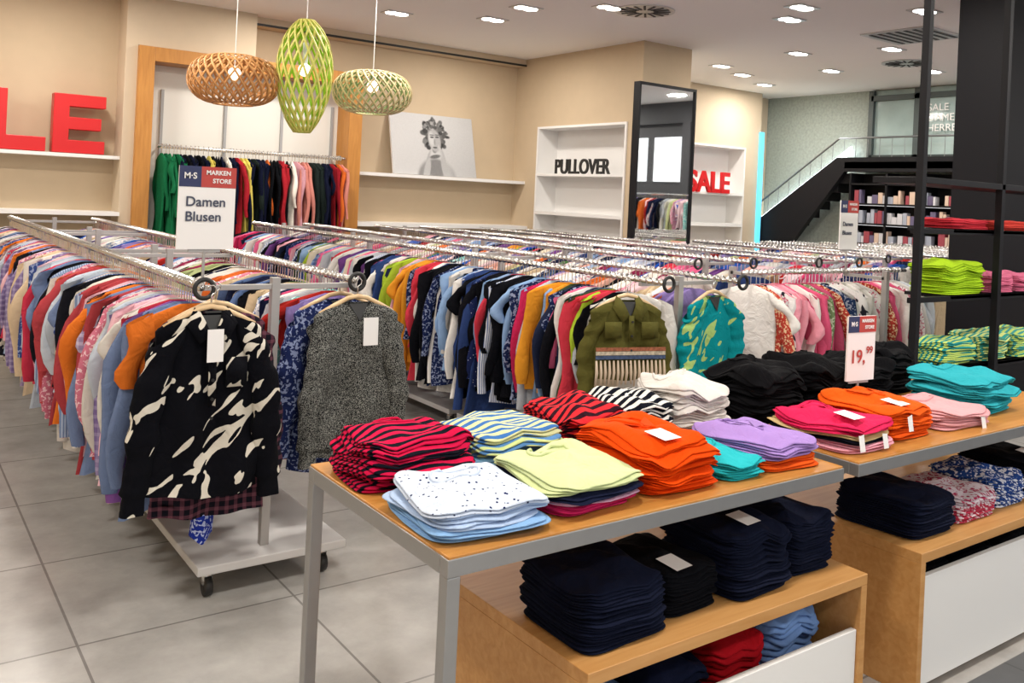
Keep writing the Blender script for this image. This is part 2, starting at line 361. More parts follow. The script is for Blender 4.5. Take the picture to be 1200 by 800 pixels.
w=bpy.data.worlds.new("World"); SC.world=w; w.use_nodes=True; w.node_tree.nodes["Background"].inputs[0].default_value=(.90,.95,1,1); w.node_tree.nodes["Background"].inputs[1].default_value=1.5
# ------------------------------------------------------------------ pendants
def pendant(name,x,y,z,R,Hh,prof,outer,inner,ns=22,K=1.25,sw=.022):
    e=empty(name)
    def strips(nm,off,mat):
        m=MB(); T=30
        for d in (1,-1):
            for i in range(ns):
                b=len(m.v)
                for j in range(T+1):
                    t=j/T; r=prof(t)*R+off+(.004*d if off>=0 else 0); ph=2*PI*i/ns+d*K*t; dp=sw/2/max(r,.03)
                    zz=z-Hh/2*math.cos(PI*(.06+.88*t))*-1
                    for q in (-dp,dp): m.v.append((x+r*math.cos(ph+q),y+r*math.sin(ph+q),zz))
                for j in range(T): m.f.append((b+2*j,b+2*j+1,b+2*j+3,b+2*j+2))
        o=m.obj(nm,mat,e,True); s=o.modifiers.new("s","SOLIDIFY"); s.thickness=.003
    strips("lattice_outer",0,outer); strips("lattice_lining",-.008,inner)
    m=MB()
    for t in (0,1):
        r=prof(t)*R; zz=z+Hh/2*math.cos(PI*(.06+.88*t)); m.tube([(x+r*math.cos(a),y+r*math.sin(a),zz) for a in np.linspace(0,2*PI,24,endpoint=False)],.007,6,True)
    m.obj("rims",outer,e,True)
    m=MB().tube([(x,y,z+Hh*.2),(x,y,H)],.004,6); m.tube([(x,y,H),(x,y,H-.03)],.05,16); m.tube([(x,y,z+.05),(x,y,z+Hh*.3)],.02,10); m.obj("cord",M_paper,e)
    MB().tube([(x,y,z+.05+.05*math.cos(a)) for a in np.linspace(0,PI,9)],[max(.002,.05*math.sin(a)) for a in np.linspace(0,PI,9)],14).obj("bulb",M_bulb,e,True)
obl=lambda t: .30+.70*math.sin(PI*(.04+.92*t))**.75
def drop(t):
    s=t**.92
    return .30+.70*math.sin(PI*s)**1.35
pendant("pendant_lamp",2.22,6.8,2.45,.34,.37,obl,M_lampw,M_lampw,30,1.0,.017)
pendant("pendant_lamp",3.39,6.8,2.48,.33,.35,obl,M_lamppale,M_teal,30,1.0,.017)
pendant("pendant_lamp",2.70,6.6,2.52,.215,.88,drop,M_lampy,M_green,17,2.1,.018)
# ------------------------------------------------------------------ hanging garments
def template(seed,nb=16,mb=12,ns=8,ms=9):
    r=np.random.default_rng(seed); ph=r.uniform(0,6,8)
    Vs=[];Fs=[]
    tz=np.array([0,.02,.05,.09,.14,.22,.34,.48,.62,.76,.9,1.0])[:mb]
    wz=np.array([.045,.09,.15,.195,.205,.20,.195,.195,.20,.205,.215,.22])*r.uniform(.93,1.07)
    th=np.array([.3,.5,.8,1,1,1,1,1,1.05,1.1,1.15,1.2])
    an=np.linspace(0,2*PI,nb,endpoint=False); lean=r.uniform(-.03,.03)
    for i in range(mb):
        x=wz[i]*np.cos(an); y=.020*th[i]*np.sign(np.sin(an))*np.abs(np.sin(an))**.6
        y=y+.016*tz[i]*2*np.sin(28*x+ph[0]+3*tz[i])+.012*np.sin(13*x+ph[1]+6*tz[i])*tz[i]+lean*tz[i]
        x=x*(1+.08*tz[i]*np.sin(ph[2]+6*tz[i]))
        z=-tz[i]+0*x+(.035*np.sin(9*x+ph[3]) if tz[i]>.85 else 0)
        Vs.append(np.stack([x,y,z],-1))
    Fs.append(grid_faces(mb,nb)); base=mb*nb
    an=np.linspace(0,2*PI,ns,endpoint=False)
    for sd in (-1,1):
        L=r.choice([.40,.62,.75,.88,.98]); q1=r.uniform(.03,.08); bend=r.uniform(-.035,.035); qy=r.uniform(-.045,.045)
        for j in range(ms):
            t=j/(ms-1); cx=sd*(.182+q1*math.sin(t*1.9)+.016*math.sin(ph[4]+6*t)); cz=-.075-L*t*.9; rr=.056-.018*t+.008*math.sin(10*t+ph[5])
            if j==ms-1: rr*=.9
            Vs.append(np.stack([cx+rr*.9*np.cos(an)+bend*math.sin(t*3),.50*rr*np.sin(an)+.014*math.sin(7*t+ph[0])+qy*t,cz+.03*np.cos(an)*sd*(-1)*(t<.2)+0*an],-1))
        Fs.append(grid_faces(ms,ns,base)); base+=ms*ns
    return np.concatenate(Vs),np.concatenate(Fs)
TPL=[template(s) for s in range(24)]
def h(s): return tuple(((int(s[i:i+2],16)/255)**2.2) for i in (0,2,4))
P_MIX=[("efeae2",None,0,6),("f0d0d6",None,0,2.5),("e58fa8","f4dfe4",3,1),("1d2440",None,0,3.2),("2a3350","a8b0c8",3,2),("2f5bb4",None,0,1.8),("8fb0d8","c8d8ec",1,2),("dd6f34",None,0,1.0),("c8c0b0","8a7c66",2,1),("55804f",None,0,.9),("e8e8ea","7a8cb0",3,1.5),("f0e6e4","cc6a80",3,1.5),("8c7ab4",None,0,.8),("cfb896",None,0,2),("b02f2a",None,0,1.2),("16161a",None,0,2.4),("c2cc94",None,0,.7),("33507a","8098bc",4,1),("e8ae9c",None,0,1.3),("74b8b4","c8e4e0",3,.6),("8c2c4e",None,0,1),("b4b8be",None,0,1.8),("5a6f98",None,0,2.4),("d8527c",None,0,1.3)]
P_LEFT=[("e2dcd4",None,0,3),("ecbcc8",None,0,2.4),("e6782e",None,0,2),("23252e","cfc8bc",7,1.0),("3c508c","98a6cc",3,.8),("b8484e",None,0,1.4),("a894ba","d0c4dc",2,1.5),("dc7c94","f0c8d0",3,.9),("6e342f",None,0,1.2),("dcc4a4",None,0,2.2),("8095bc","b8c8e0",1,1.8),("283866",None,0,1.8),("c0cad8",None,0,1.5),("c83a50",None,0,1.2),("7c6a9c","a89cc0",2,1.5),("b89c74","8c6c48",2,1.4),("2a8c96",None,0,.4),("e8d85c",None,0,.3),("1a1b22",None,0,2.2),("7486ac",None,0,1.4),("8a5aa0",None,0,.9),("c8a8a0","7a4a4c",2,1.2)]
P_C=[("1f2a50","8c96b4",3,2.2),("ece8e2",None,0,4.5),("1f52b8",None,0,1.5),("e66c96",None,0,1.5),("a8c43a",None,0,.7),("eeb0bc",None,0,1.8),("14151b",None,0,2.4),("8eaed8",None,0,2.0),("dfe2ea","6c80b0",1,1.8),("d84050",None,0,1.0),("6c4280",None,0,.7),("dccfb8",None,0,1.8),("3a4832",None,0,.8),("242e58","b0b8d0",4,1.8),("6080b8","a0b4d8",2,1.2),("bc2a54",None,0,.8),("b8bcc4",None,0,1.8),("e09430",None,0,.5),("35497c",None,0,2.4),("28304a",None,0,2)]
P_ALC=[("1d6a44",None,0,.2),("a82832",None,0,2),("ece6da",None,0,2.4),("101217",None,0,4.2),("151a30",None,0,4.0),("e2a8b4",None,0,1.3),("d88c80",None,0,1.3),("232c2a",None,0,1),("e4d468",None,0,1.4),("d8c8a0",None,0,.8),("d86a30",None,0,.7)]
def hang_row(name,axis,a0,a1,fixed,zr,pal,sp=.042,lr=(.58,.78),seed=0,parent=None,wscale=1.0,ov=None):
    r=np.random.default_rng(seed); W=np.array([p[3] for p in pal],float); W/=W.sum()
    Vs=[];Fs=[];CA=[];CB=[];PT=[];GC=[];base=0; hk=MB(); p=min(a0,a1); end=max(a0,a1); run=0; prev=-1
    while p<end:
        V,F=TPL[r.integers(len(TPL))]; V=V.copy()
        L=r.uniform(*lr)+(.12 if r.random()<.15 else 0); sx=r.uniform(.86,1.1)*wscale
        if run<=0:
            k=r.choice(len(pal),p=W)
            while k==prev: k=r.choice(len(pal),p=W)
            prev=k; c=pal[k]; run=1 if c[2] else int(r.choice([1,1,1,2,3])); lum=r.uniform(.8,1.05)
        if ov and p<ov[0]: c=ov[1]; lum=1
        run-=1
        ang=r.normal(0,.15); off=r.uniform(0,5,3)
        V[:,0]*=sx; V[:,1]*=r.uniform(.75,1.15); V[:,2]=V[:,2]*L-.075
        co,si=math.cos(ang),math.sin(ang); x=V[:,0]*co-V[:,1]*si+r.normal(0,.017); y=V[:,0]*si+V[:,1]*co
        if axis=='Y': P=np.stack([fixed+x,p+y,zr+V[:,2]],-1)
        else: P=np.stack([p+y,fixed+x,zr+V[:,2]],-1)
        n=len(P); Vs.append(P);Fs.append(F+base);base+=n
        ca=np.array(h(c[0]))*.92*lum; cb=np.array(h(c[1]))*.92 if c[1] else ca
        CA.append(np.tile(np.clip(ca,0,1),(n,1)));CB.append(np.tile(np.clip(cb,0,1),(n,1)));PT.append(np.full(n,c[2]));GC.append(np.stack([V[:,0],V[:,1],V[:,2]],-1)+off)
        q=[(0.0,-.075),(0.0,-.02)]+[(.016*math.cos(an),.016*math.sin(an)+.006) for an in (-.6,.3,1.2,2.2,3.0)]
        pts=[((fixed+u,p,zr+v+.004) if axis=='Y' else (p,fixed+u,zr+v+.004)) for u,v in q]
        hk.tube(pts,.0028,4)
        p+=sp*r.uniform(.7,1.3)
    o=npmesh(name,np.concatenate(Vs),np.concatenate(Fs),np.concatenate(CA),np.concatenate(CB),np.concatenate(PT),np.concatenate(GC),parent=parent)
    hk.obj("hanger_hooks",M_chrome,o)
    return o
ZR=1.25
def rack_y(xs,y0,y1,parts=3,ztop=ZR,baseoff=.05,y0b=None):
    e=empty("clothes_rack"); xa,xb=min(xs),max(xs); xc=(xa+xb)/2
    m=MB(); rb=MB(); c=MB(); blk=MB()
    seg=(y1-y0)/parts
    for x in xs:
        ys=y0 if (y0b is None or x==xa) else y0b
        c.tube([(x,ys,ztop),(x,y1,ztop)],.0125,10)
        for y in np.arange(ys+.02,y1,.045): c.tube([(x,y,ztop+.004),(x,y+.012,ztop+.004)],.019,7)
        blk.tube([(x+.036*math.cos(a),ys-.03,ztop+.036*math.sin(a)) for a in np.linspace(0,2*PI,22,endpoint=False)],.009,8,True)
    for k in range(parts):
        ya=y0+k*seg+.05; yb=y0+(k+1)*seg-.05
        rb.box(xa+baseoff,xb-baseoff+.02,ya,yb,.11,.145)
        for x in (xa+baseoff+.06,xb-baseoff-.06):
            for y in (ya+.07,yb-.07):
                blk.tube([(x-.014,y,.042),(x+.014,y,.042)],.04,16); c.box(x-.02,x+.02,y-.01,y+.02,.05,.11)
        for y in (ya+.12,yb-.12):
            m.box(xc-.018,xc+.018,y-.018,y+.018,.145,ztop+.02); m.box(xa-.01,xb+.01,y-.012,y+.012,ztop-.03,ztop-.008)
    m.obj("posts",M_greym,e,bevel=.002); rb.obj("base_plates",M_base,e,bevel=.004); c.obj("rails",M_chrome,e,True); blk.obj("castors_and_rings",M_rubber,e,True)
    return e
RN="row_of_hanging_blouses"
rA=rack_y((1.04,1.75),3.45,9.4,y0b=3.60)
hang_row(RN,'Y',3.58,9.35,1.04,ZR,P_LEFT,.033,(.60,.82),71,rA)
hang_row(RN,'Y',3.80,9.35,1.75,ZR,P_MIX,.038,(.55,.70),2,rA)
rC=rack_y((3.30,3.87),3.22,9.3)
hang_row(RN,'Y',3.44,9.25,3.30,ZR,P_C,.033,(.56,.80),3,rC)
hang_row(RN,'Y',3.56,9.25,3.87,ZR,P_MIX,.040,(.58,.75),4,rC)
for i,(x,xb) in enumerate(((4.75,5.35),(6.15,6.7))):
    e=rack_y((x,xb),4.35,9.3 if i==0 else 9.0)
    hang_row(RN,'Y',4.4,9.2,x,ZR,P_MIX,.044,(.58,.75),5+i,e)
    hang_row(RN,'Y',4.4,9.0,xb,ZR,P_C,.044,(.58,.75),8+i,e)
for i,x in enumerate((7.7,8.9,10.1,11.2)):
    e=rack_y((x,x+.55),4.7,7.1,1)
    hang_row(RN,'Y',4.75,7.05,x,ZR,P_MIX,.05,(.58,.75),15+i,e)
    hang_row(RN,'Y',4.75,7.05,x+.55,ZR,P_MIX,.05,(.58,.75),25+i,e)
e=rack_y((9.6,10.2),.4,3.0,1); hang_row(RN,'Y',.45,2.9,9.6,ZR,P_MIX,.055,(.58,.75),60,e); hang_row(RN,'Y',.45,2.9,10.2,ZR,P_MIX,.055,(.58,.75),61,e)
e=empty("clothes_rail_on_wall"); MB().tube([(11.95,.9,1.85),(11.95,5.3,1.85)],.014).box(11.95,12.32,.9,.92,1.84,1.86).box(11.95,12.32,5.28,5.3,1.84,1.86).obj("rail",M_chrome,e); hang_row(RN,'Y',1.0,5.2,11.95,1.85,P_MIX,.055,(.65,.85),62,e)
e=empty("clothes_rack"); c=MB().tube([(4.42,3.65,ZR),(6.25,3.65,ZR)],.0125,10); 
for x in np.arange(4.45,6.2,.045): c.tube([(x,3.65,ZR+.004),(x+.012,3.65,ZR+.004)],.019,7)
c.obj("rail",M_chrome,e,True)
MB().box(4.60,4.636,3.88,3.916,.1,ZR+.02).box(5.50,5.536,3.34,3.376,.1,ZR+.03).box(4.60,4.63,3.64,3.9,ZR-.03,ZR-.01).box(5.50,5.53,3.36,3.66,ZR-.03,ZR-.01).obj("posts",M_greym,e); box("base",4.5,6.1,3.32,3.95,.1,.135,M_base,e)
w4=MB()
for x in (4.6,6.0):
    for y in (3.42,3.88): w4.tube([(x-.012,y,.05),(x+.012,y,.05)],.05,14)
w4.obj("castors",M_rubber,e,True)
P_D=[("efece6",None,0,6),("f0a0b0",None,0,1.6),("dc5c80",None,0,1.2),("a8b890",None,0,1.0),("dccdb4",None,0,1.6),("7f9a6c","c8d4b8",3,1),("2a3e64","a8b0c0",3,.7),("f0ecea","c86880",3,1.8),("efecea","30303a",7,1.8),("bc4438","e8c8a0",3,1.4),("d8e0e8",None,0,1)]
hang_row(RN,'X',4.5,6.2,3.65,ZR,P_D,.042,(.60,.80),44,e)
hang_row("row_of_hanging_jackets",'X',2.5,4.58,9.92,2.03,P_ALC,.043,(.80,1.02),47,al,wscale=.82,ov=(2.64,("1d6a44",None,0,1)))
# ------------------------------------------------------------------ hero garments
def hero(name,cx,cy,zr,W,L,SL,ca,cb,pt,seed=0,collar=True,flare=.0,sleeve_w=.065,neck=.05,yaw=0,thick=.05,spread=.07,cuff=False,parent=None):
    r=np.random.default_rng(seed); ph=r.uniform(0,6,12); nb,mb=80,56; e=empty(name)
    if parent: e.parent=parent
    Vs=[];Fs=[];base=0; an=np.linspace(0,2*PI,nb,endpoint=False)
    for i in range(mb):
        t=i/(mb-1)
        if t<.12:
            q=t/.12; w=neck+.02+(W/2-neck-.02)*q**.9; z=-.0-.055*q**1.3; th=.35+.65*q
        else:
            q=(t-.12)/.88; w=W/2*(1-.05*math.sin(PI*q)+flare*q); z=-.055-(L-.055)*q; th=1+.25*q
        x=w*np.cos(an); y=-thick/2*th*np.sign(np.sin(an))*-1*np.abs(np.sin(an))**.55
        g=min(1,t*1.6)
        y=y+g*(.013*np.sin(24*x+ph[0]+2.5*t)+.010*np.sin(41*x+ph[1]-3*t)+.012*np.sin(9*x+11*t+ph[2])+.007*np.sin(17*t+ph[3]+14*x))
        x=x+.006*np.sin(15*t+ph[4])*g
        zz=z+0*x+(.014*np.sin(8*x+ph[5])-.03*np.cos(x/w*PI)*.5 if t>.93 else 0)
        if t<.05: zz=zz-.05*(np.sin(an)<-.1)*(1-np.abs(np.cos(an)))
        Vs.append(np.stack([x,y,zz],-1))
    Fs.append(grid_faces(mb,nb)); base=mb*nb
    ns,ms=22,40; an=np.linspace(0,2*PI,ns,endpoint=False)
    for sd in (-1,1):
        for j in range(ms):
            t=j/(ms-1); cxx=sd*(W/2-.035+spread*math.sin(t*1.7)+.007*math.sin(ph[6]+9*t)); cz=-.075-SL*t
            rr=sleeve_w*(1-.22*t)+.004*math.sin(22*t+ph[7])+.004*math.sin(37*t+ph[8])
            if cuff and t>.88: rr=sleeve_w*(.62+.5*(t-.88))
            elif t>.95: rr*=.9
            yy=.62*rr*np.sin(an)+.012*math.sin(5*t+ph[9])-.012*t-.008+.005*np.sin(3*an+12*t)
            Vs.append(np.stack([cxx+rr*np.cos(an),yy,cz+sd*(-.6)*rr*np.cos(an)*max(0,1-t*4)+0*an],-1))
        Fs.append(grid_faces(ms,ns,base)); base+=ms*ns
    V=np.concatenate(Vs);F=np.concatenate(Fs); G=V.copy()+ph[:3]
    def place(V):
        V=np.array(V,float); co,si=math.cos(yaw),math.sin(yaw)
        return np.stack([cx+V[:,0]*co-V[:,1]*si,cy+V[:,0]*si+V[:,1]*co,zr-.085+V[:,2]],-1)
    n=len(V); A=np.tile(np.array(h(ca)),(n,1)); B=np.tile(np.array(h(cb or ca)),(n,1))
    npmesh("garment_body",place(V),F,A,B,np.full(n,pt),G,parent=e)
    f=-thick/2-.016
    def part(nm,vs,fs,mat=None,th=.004):
        vs=np.array(vs,float)
        if mat is None:
            k=len(vs); o=npmesh(nm,place(vs),np.array(fs),np.tile(np.array(h(ca)),(k,1)),np.tile(np.array(h(cb or ca)),(k,1)),np.full(k,pt),vs+ph[:3],parent=e)
        else:
            m=MB(); m.v=[tuple(p) for p in place(vs)]; m.f=[tuple(q) for q in fs]; o=m.obj(nm,mat,e)
        s=o.modifiers.new("s","SOLIDIFY"); s.thickness=th; s.offset=0
        return o
    if collar:
        for sd in (-1,1):
            part("collar",[(sd*.005,f-.002,-.075),(sd*.05,f-.010,-.105),(sd*.095,f+.015,-.035),(sd*.062,0,.022),(sd*.045,.012,.02),(sd*.03,f+.012,-.02)],[(0,1,2,5),(5,2,3,4)],None,.006)
        part("placket",[(-.014,f-.008,-.07),(.014,f-.008,-.07),(.014,f-.016,-L*.5),(-.014,f-.016,-L*.5)],[(0,1,2,3)],None,.006)
        bt=MB()
        for k in range(5):
            z=-.10-k*.07; p=place([(0,f-.019,z),(0,f-.024,z)]); bt.tube([tuple(p[0]),tuple(p[1])],.006,10)
        bt.obj("buttons",M_blk,e)
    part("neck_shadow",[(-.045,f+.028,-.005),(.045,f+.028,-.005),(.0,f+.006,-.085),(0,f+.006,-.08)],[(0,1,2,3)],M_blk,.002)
    hg=MB(); q=[(-.19,-.052),(-.12,-.018),(-.05,.012),(0,.02),(.05,.012),(.12,-.018),(.19,-.052)]
    hg.tube([tuple(p) for p in place([(a*W/.44,0,b+.006) for a,b in q])],.010,8); hg.obj("hanger",M_hang,e,True)
    hk=MB(); pts=[(0,0,.02),(0,0,.065)]+[(.018*math.cos(a)-.0,0,.088+.018*math.sin(a)) for a in (-1.4,-.6,.3,1.2,2.1,3.0)]
    hk.tube([tuple(p) for p in place(pts)],.003,6); hk.obj("hook",M_chrome,e,True)
    return e,place,part,f
e,pl,pt_,f=hero("black_white_print_blouse",1.05,3.36,ZR,.39,.68,.64,"0f1016","d4cec0",7,seed=4,sleeve_w=.062,spread=.085,flare=.08,cuff=True)
pt_("price_tag",[(-.03,f-.03,-.05),(.03,f-.03,-.05),(.03,f-.035,-.17),(-.03,f-.035,-.17)],[(0,1,2,3)],M_paper,.001)
pt_("breast_pocket",[(.05,f-.012,-.16),(.13,f-.010,-.16),(.13,f-.016,-.27),(.05,f-.018,-.27)],[(0,1,2,3)],None,.004)
hero("plaid_shirt",1.10,3.47,ZR,.40,.80,.60,"1c1b24","6c4450",2,seed=5,collar=False,flare=.1,parent=rA)
hero("blue_scarf_print_blouse",1.10,3.53,ZR,.10,.90,.50,"26389a","b8c4e8",3,seed=6,collar=False,sleeve_w=.035,spread=.0,parent=rA)
e,pl,pt_,f=hero("grey_speckled_top",1.74,3.54,ZR,.40,.68,.62,"1c1e20","8c8d88",8,seed=8,collar=False,sleeve_w=.055,spread=.045,cuff=True)
pt_("price_tag",[(.0,f-.03,-.06),(.07,f-.03,-.06),(.07,f-.035,-.18),(.0,f-.035,-.18)],[(0,1,2,3)],M_paper,.001)
hero("navy_floral_blouse",1.71,3.66,ZR,.42,.74,.60,"242e58","8c98bc",3,seed=9,collar=False,parent=rA)
e,pl,pt_,f=hero("olive_fringed_jacket",3.10,3.28,ZR,.39,.39,.44,"55522a",None,0,seed=10,sleeve_w=.055,thick=.07,spread=.06,yaw=-.3)
fr=MB(); r=np.random.default_rng(2)
for i in range(17):
    x=-.185+i*.0231; p=pl([(x,f-.020,-.29),(x+.003,f-.024,-.35),(x+r.uniform(-.006,.006),f-.024,-.41+r.uniform(-.01,.01))])
    fr.tube([tuple(q) for q in p],[.005,.008,.0045],6)
fr.obj("fringe",simple("fringe_cream",(.62,.50,.38),.9),e,True)
for k,(z,cc) in enumerate(((-.225,(.30,.10,.05)),(-.245,(.50,.44,.34)),(-.265,(.05,.08,.16)))): pt_("embroidered_band",[(-.19,f-.020,z),(.19,f-.020,z),(.19,f-.022,z-.018),(-.19,f-.022,z-.018)],[(0,1,2,3)],simple("band_%d"%k,cc,.9,noise=.95,nscale=70),.004)
for sd in (-1,1): pt_("pocket",[(sd*.10-.045,f-.014,-.10),(sd*.10+.045,f-.014,-.10),(sd*.10+.045,f-.018,-.18),(sd*.10-.045,f-.018,-.18)],[(0,1,2,3)],None,.006)
hero("turquoise_print_blouse",3.78,3.32,ZR,.38,.56,.36,"108890","a8c878",7,seed=12,sleeve_w=.075,collar=False,spread=.04,parent=rC)
# ------------------------------------------------------------------ folded piles
def pile(name,cx,cy,z0,w,d,ht,n,cols,rot=0,seed=0,detail=None,jit=1.0,mess=1.0,tag=False,parent=None,hangtags=0):
    r=np.random.default_rng(seed); ph=r.uniform(0,6,10)
    N=72; an=np.linspace(0,2*PI,N,endpoint=False)
    R=[(.002,0),(.6,0),(.93,.04),(.985,.22),(1,.5),(.985,.78),(.94,.96),(.88,1),(.8,1),(.7,1),(.6,1),(.5,1),(.4,1),(.3,1),(.2,1),(.1,1),(.002,1)]
    lt=ht/n; Vs=[];Fs=[];CA=[];CB=[];PT=[];GC=[];base=0
    ex=2/6.5
    cx_=np.sign(np.cos(an))*np.abs(np.cos(an))**ex; sy_=np.sign(np.sin(an))*np.abs(np.sin(an))**ex
    for i in range(n):
        c=cols[min(len(cols)-1,i*len(cols)//n)]
        sub=2
        a=w/2*(1+jit*r.normal(0,.032)); b=d/2*(1+jit*r.normal(0,.032)); ox,oy=jit*r.normal(0,.007,2); rt=jit*r.normal(0,.04); tap=r.normal(0,.05)*jit
        for sb in range(sub):
            aa=a*(1-.02*sb+jit*r.normal(0,.008)); bb=b*(1-.025*sb+jit*r.normal(0,.010)); p2=r.uniform(0,6,6); last=(i==n-1 and sb==sub-1); zb=i*lt+sb*lt/sub; off=r.uniform(0,3)
            for s,zc in R:
                x=aa*cx_*s; y=bb*sy_*s
                x=x*(1+tap*y/bb)+ox; y=y+oy
                edge=s**3
                x=x+jit*edge*.006*np.sin(2.2*y/bb+p2[0]); y=y+jit*edge*(.006*np.sin(2.0*x/aa+p2[2])+.0015*np.sin(33*x+p2[3]))
                z=zb+zc*(lt/sub)*.99
                rr=np.maximum(np.abs(x/(w/2)),np.abs(y/(d/2)))
                z=z*(1-.16*mess*rr**3+.09*mess*np.sin(7*x/w+ph[0])*np.cos(6*y/d+ph[1])+.06*mess*np.sin(14*x/w+8*y/d+ph[2]))
                if zc==1 and last:
                    fade=np.clip(1.15-s,0,1)**.7
                    z=z+fade*mess*(.006*np.sin(30*x+22*y+p2[0])+.008*np.abs(np.sin(15*x-22*y+p2[1]))+.004*np.sin(70*y+p2[3]+12*x)-.005)
                co,si=math.cos(rt),math.sin(rt)
                Vs.append(np.stack([x*co-y*si,x*si+y*co,z],-1)); GC.append(np.stack([x,z*.3,y+off*(.0 if last else 1)],-1)+ph[3])
            m=len(R)*N; Fs.append(grid_faces(len(R),N,base)); base+=m
            ca=np.array(h(c[0]))*.90*(1 if sb else .93); cb=np.array(h(c[1]))*.93 if c[1] else ca
            CA.append(np.tile(ca,(m,1)));CB.append(np.tile(cb,(m,1)));PT.append(np.full(m,c[2]))
    V=np.concatenate(Vs)
    def tr(V):
        V=np.array(V,float); co,si=math.cos(rot),math.sin(rot); return np.stack([cx+V[:,0]*co-V[:,1]*si,cy+V[:,0]*si+V[:,1]*co,z0+V[:,2]],-1)
    o=npmesh(name,tr(V),np.concatenate(Fs),np.concatenate(CA),np.concatenate(CB),np.concatenate(PT),np.concatenate(GC),parent=parent)
    c=cols[-1]
    top=V[-len(R)*N:].reshape(len(R),N,3)[6:].reshape(-1,3)
    def zt(x,y): return float(top[np.argmin((top[:,0]-x)**2+(top[:,1]-y)**2),2])
    if detail:
        m=MB(); pts=[]
        for a_ in np.linspace(0,2*PI,26,endpoint=False):
            x,y=.068*math.cos(a_),d*.22+.042*math.sin(a_)-(.02 if detail=='polo' else 0)*max(0,-math.sin(a_)); pts.append((x,y,zt(x,y)+.0005))
        m.tube([tuple(p) for p in tr(pts)],.0045,8,True)
        if detail=='polo':
            for sd in (-1,1):
                q=[(sd*.006,d*.22-.075),(sd*.05,d*.22-.08),(sd*.078,d*.22),(sd*.06,d*.22)]
                b0=len(m.v); pp=tr([(x,y,zt(x,y)+.006) for x,y in q]); m.v+=[tuple(p) for p in pp]; m.f.append((b0,b0+1,b0+2,b0+3))
            m.tube([tuple(p) for p in tr([(0,y,zt(0,y)+.001) for y in np.linspace(d*.22-.06,-d*.12,6)])],.005,6)
        k=m.obj("collar",FAB,o,True); me=k.data; nv_=len(me.vertices)
        for nme in ("ca","cb"):
            at=me.attributes.new(nme,'FLOAT_COLOR','POINT'); at.data.foreach_set("color",list((*(np.array(h(c[0]))*.8),1))*nv_)
    if tag:
        tx,ty=-w*.12,-d*.28
        q=tr([(tx-.035,ty-.05,zt(tx,ty)+.006),(tx+.035,ty-.045,zt(tx,ty)+.006),(tx+.03,ty+.035,zt(tx,ty)+.014),(tx-.04,ty+.03,zt(tx,ty)+.014)])
        m=MB(); m.v=[tuple(p) for p in q]; m.f=[(0,1,2,3)]; m.obj("price_tag",M_paper,o)
    if hangtags:
        m=MB()
        for k in range(hangtags):
            tx=r.uniform(-w*.4,w*.35); zz=ht*r.uniform(.55,.85); sl2=r.uniform(-.25,.25)
            q=tr([(tx,-d/2-.016,zz),(tx+.028,-d/2-.016,zz+sl2*.03),(tx+.030,-d/2-.024,zz-.05),(tx+.002,-d/2-.024,zz-.05)])
            b0=len(m.v); m.v+=[tuple(p) for p in q]; m.f.append((b0,b0+1,b0+2,b0+3))
        m.obj("hang_tags",M_paper,o)
    return o
S="folded_shirt_stack"; T0=.854
K=[
 (1.235,1.845,.30,.33,.085,5,[("8db8e6",None,0),("b4cbec",None,0),("cfdcf0","1c2450",4)],'tee',False,0),
 (1.255,2.22,.34,.27,.13,7,[("cc1a48","14141f",6)],'tee',False,0),
 (1.60,2.24,.34,.28,.11,5,[("7fb4da",None,0),("5c8cc4","c8d690",6),("d4d8a4","4070b0",6)],None,False,0),
 (1.56,1.86,.30,.33,.10,6,[("c82860",None,0),("dca8c4",None,0),("1b2038",None,0),("d0dca0",None,0),("d0dca4",None,0)],'tee',False,0),
 (1.91,2.25,.28,.25,.14,7,[("dc3038","301420",6)],None,False,0),
 (1.875,1.885,.28,.37,.145,9,[("ee4c08",None,0)],'polo',True,0),
 (2.17,2.26,.23,.26,.14,7,[("10141f","dcdad4",6)],None,False,0),
 (2.42,2.26,.25,.28,.17,9,[("dcd6d0",None,0)],'tee',False,0),
 (2.12,1.84,.17,.28,.06,4,[("2cb4bc",None,0)],'tee',False,0),
 (2.35,1.87,.27,.33,.09,5,[("e85a1c",None,0),("a888cc",None,0),("a888cc",None,0),("a888cc",None,0)],'polo',False,0),
 (2.77,1.87,.29,.33,.10,6,[("f0a4b4",None,0),("141622",None,0),("e0c890",None,0),("dc2858",None,0),("dc2858",None,0)],'polo',True,3),
 (3.09,1.90,.28,.34,.12,7,[("ee5c18",None,0)],'polo',True,1),
 (3.45,1.87,.32,.30,.07,4,[("e4a4a8",None,0)],'tee',False,1),
 (3.84,1.97,.32,.34,.15,8,[("34a8b4",None,0)],'tee',False,0),
 (2.82,2.25,.30,.28,.20,10,[("0c0c10",None,0)],'tee',False,0),
 (3.15,2.26,.28,.28,.20,10,[("0b0b0f",None,0)],'tee',False,0),
 (3.47,2.26,.28,.28,.18,8,[("0d0d11",None,0)],'tee',False,0),
 (3.79,2.31,.28,.20,.20,9,[("0c0c10",None,0)],'tee',False,0),
]
for i,k in enumerate(K): pile(S,k[0],k[1],T0,k[2],k[3],k[4],k[5],k[6],rot=random.uniform(-.06,.06),seed=100+i,detail=k[7],tag=k[8],hangtags=k[9],jit=1.15)
ZB=.50; S0=ZB+.002; nv=("161b2e",None,0); bk=("0f1016",None,0)
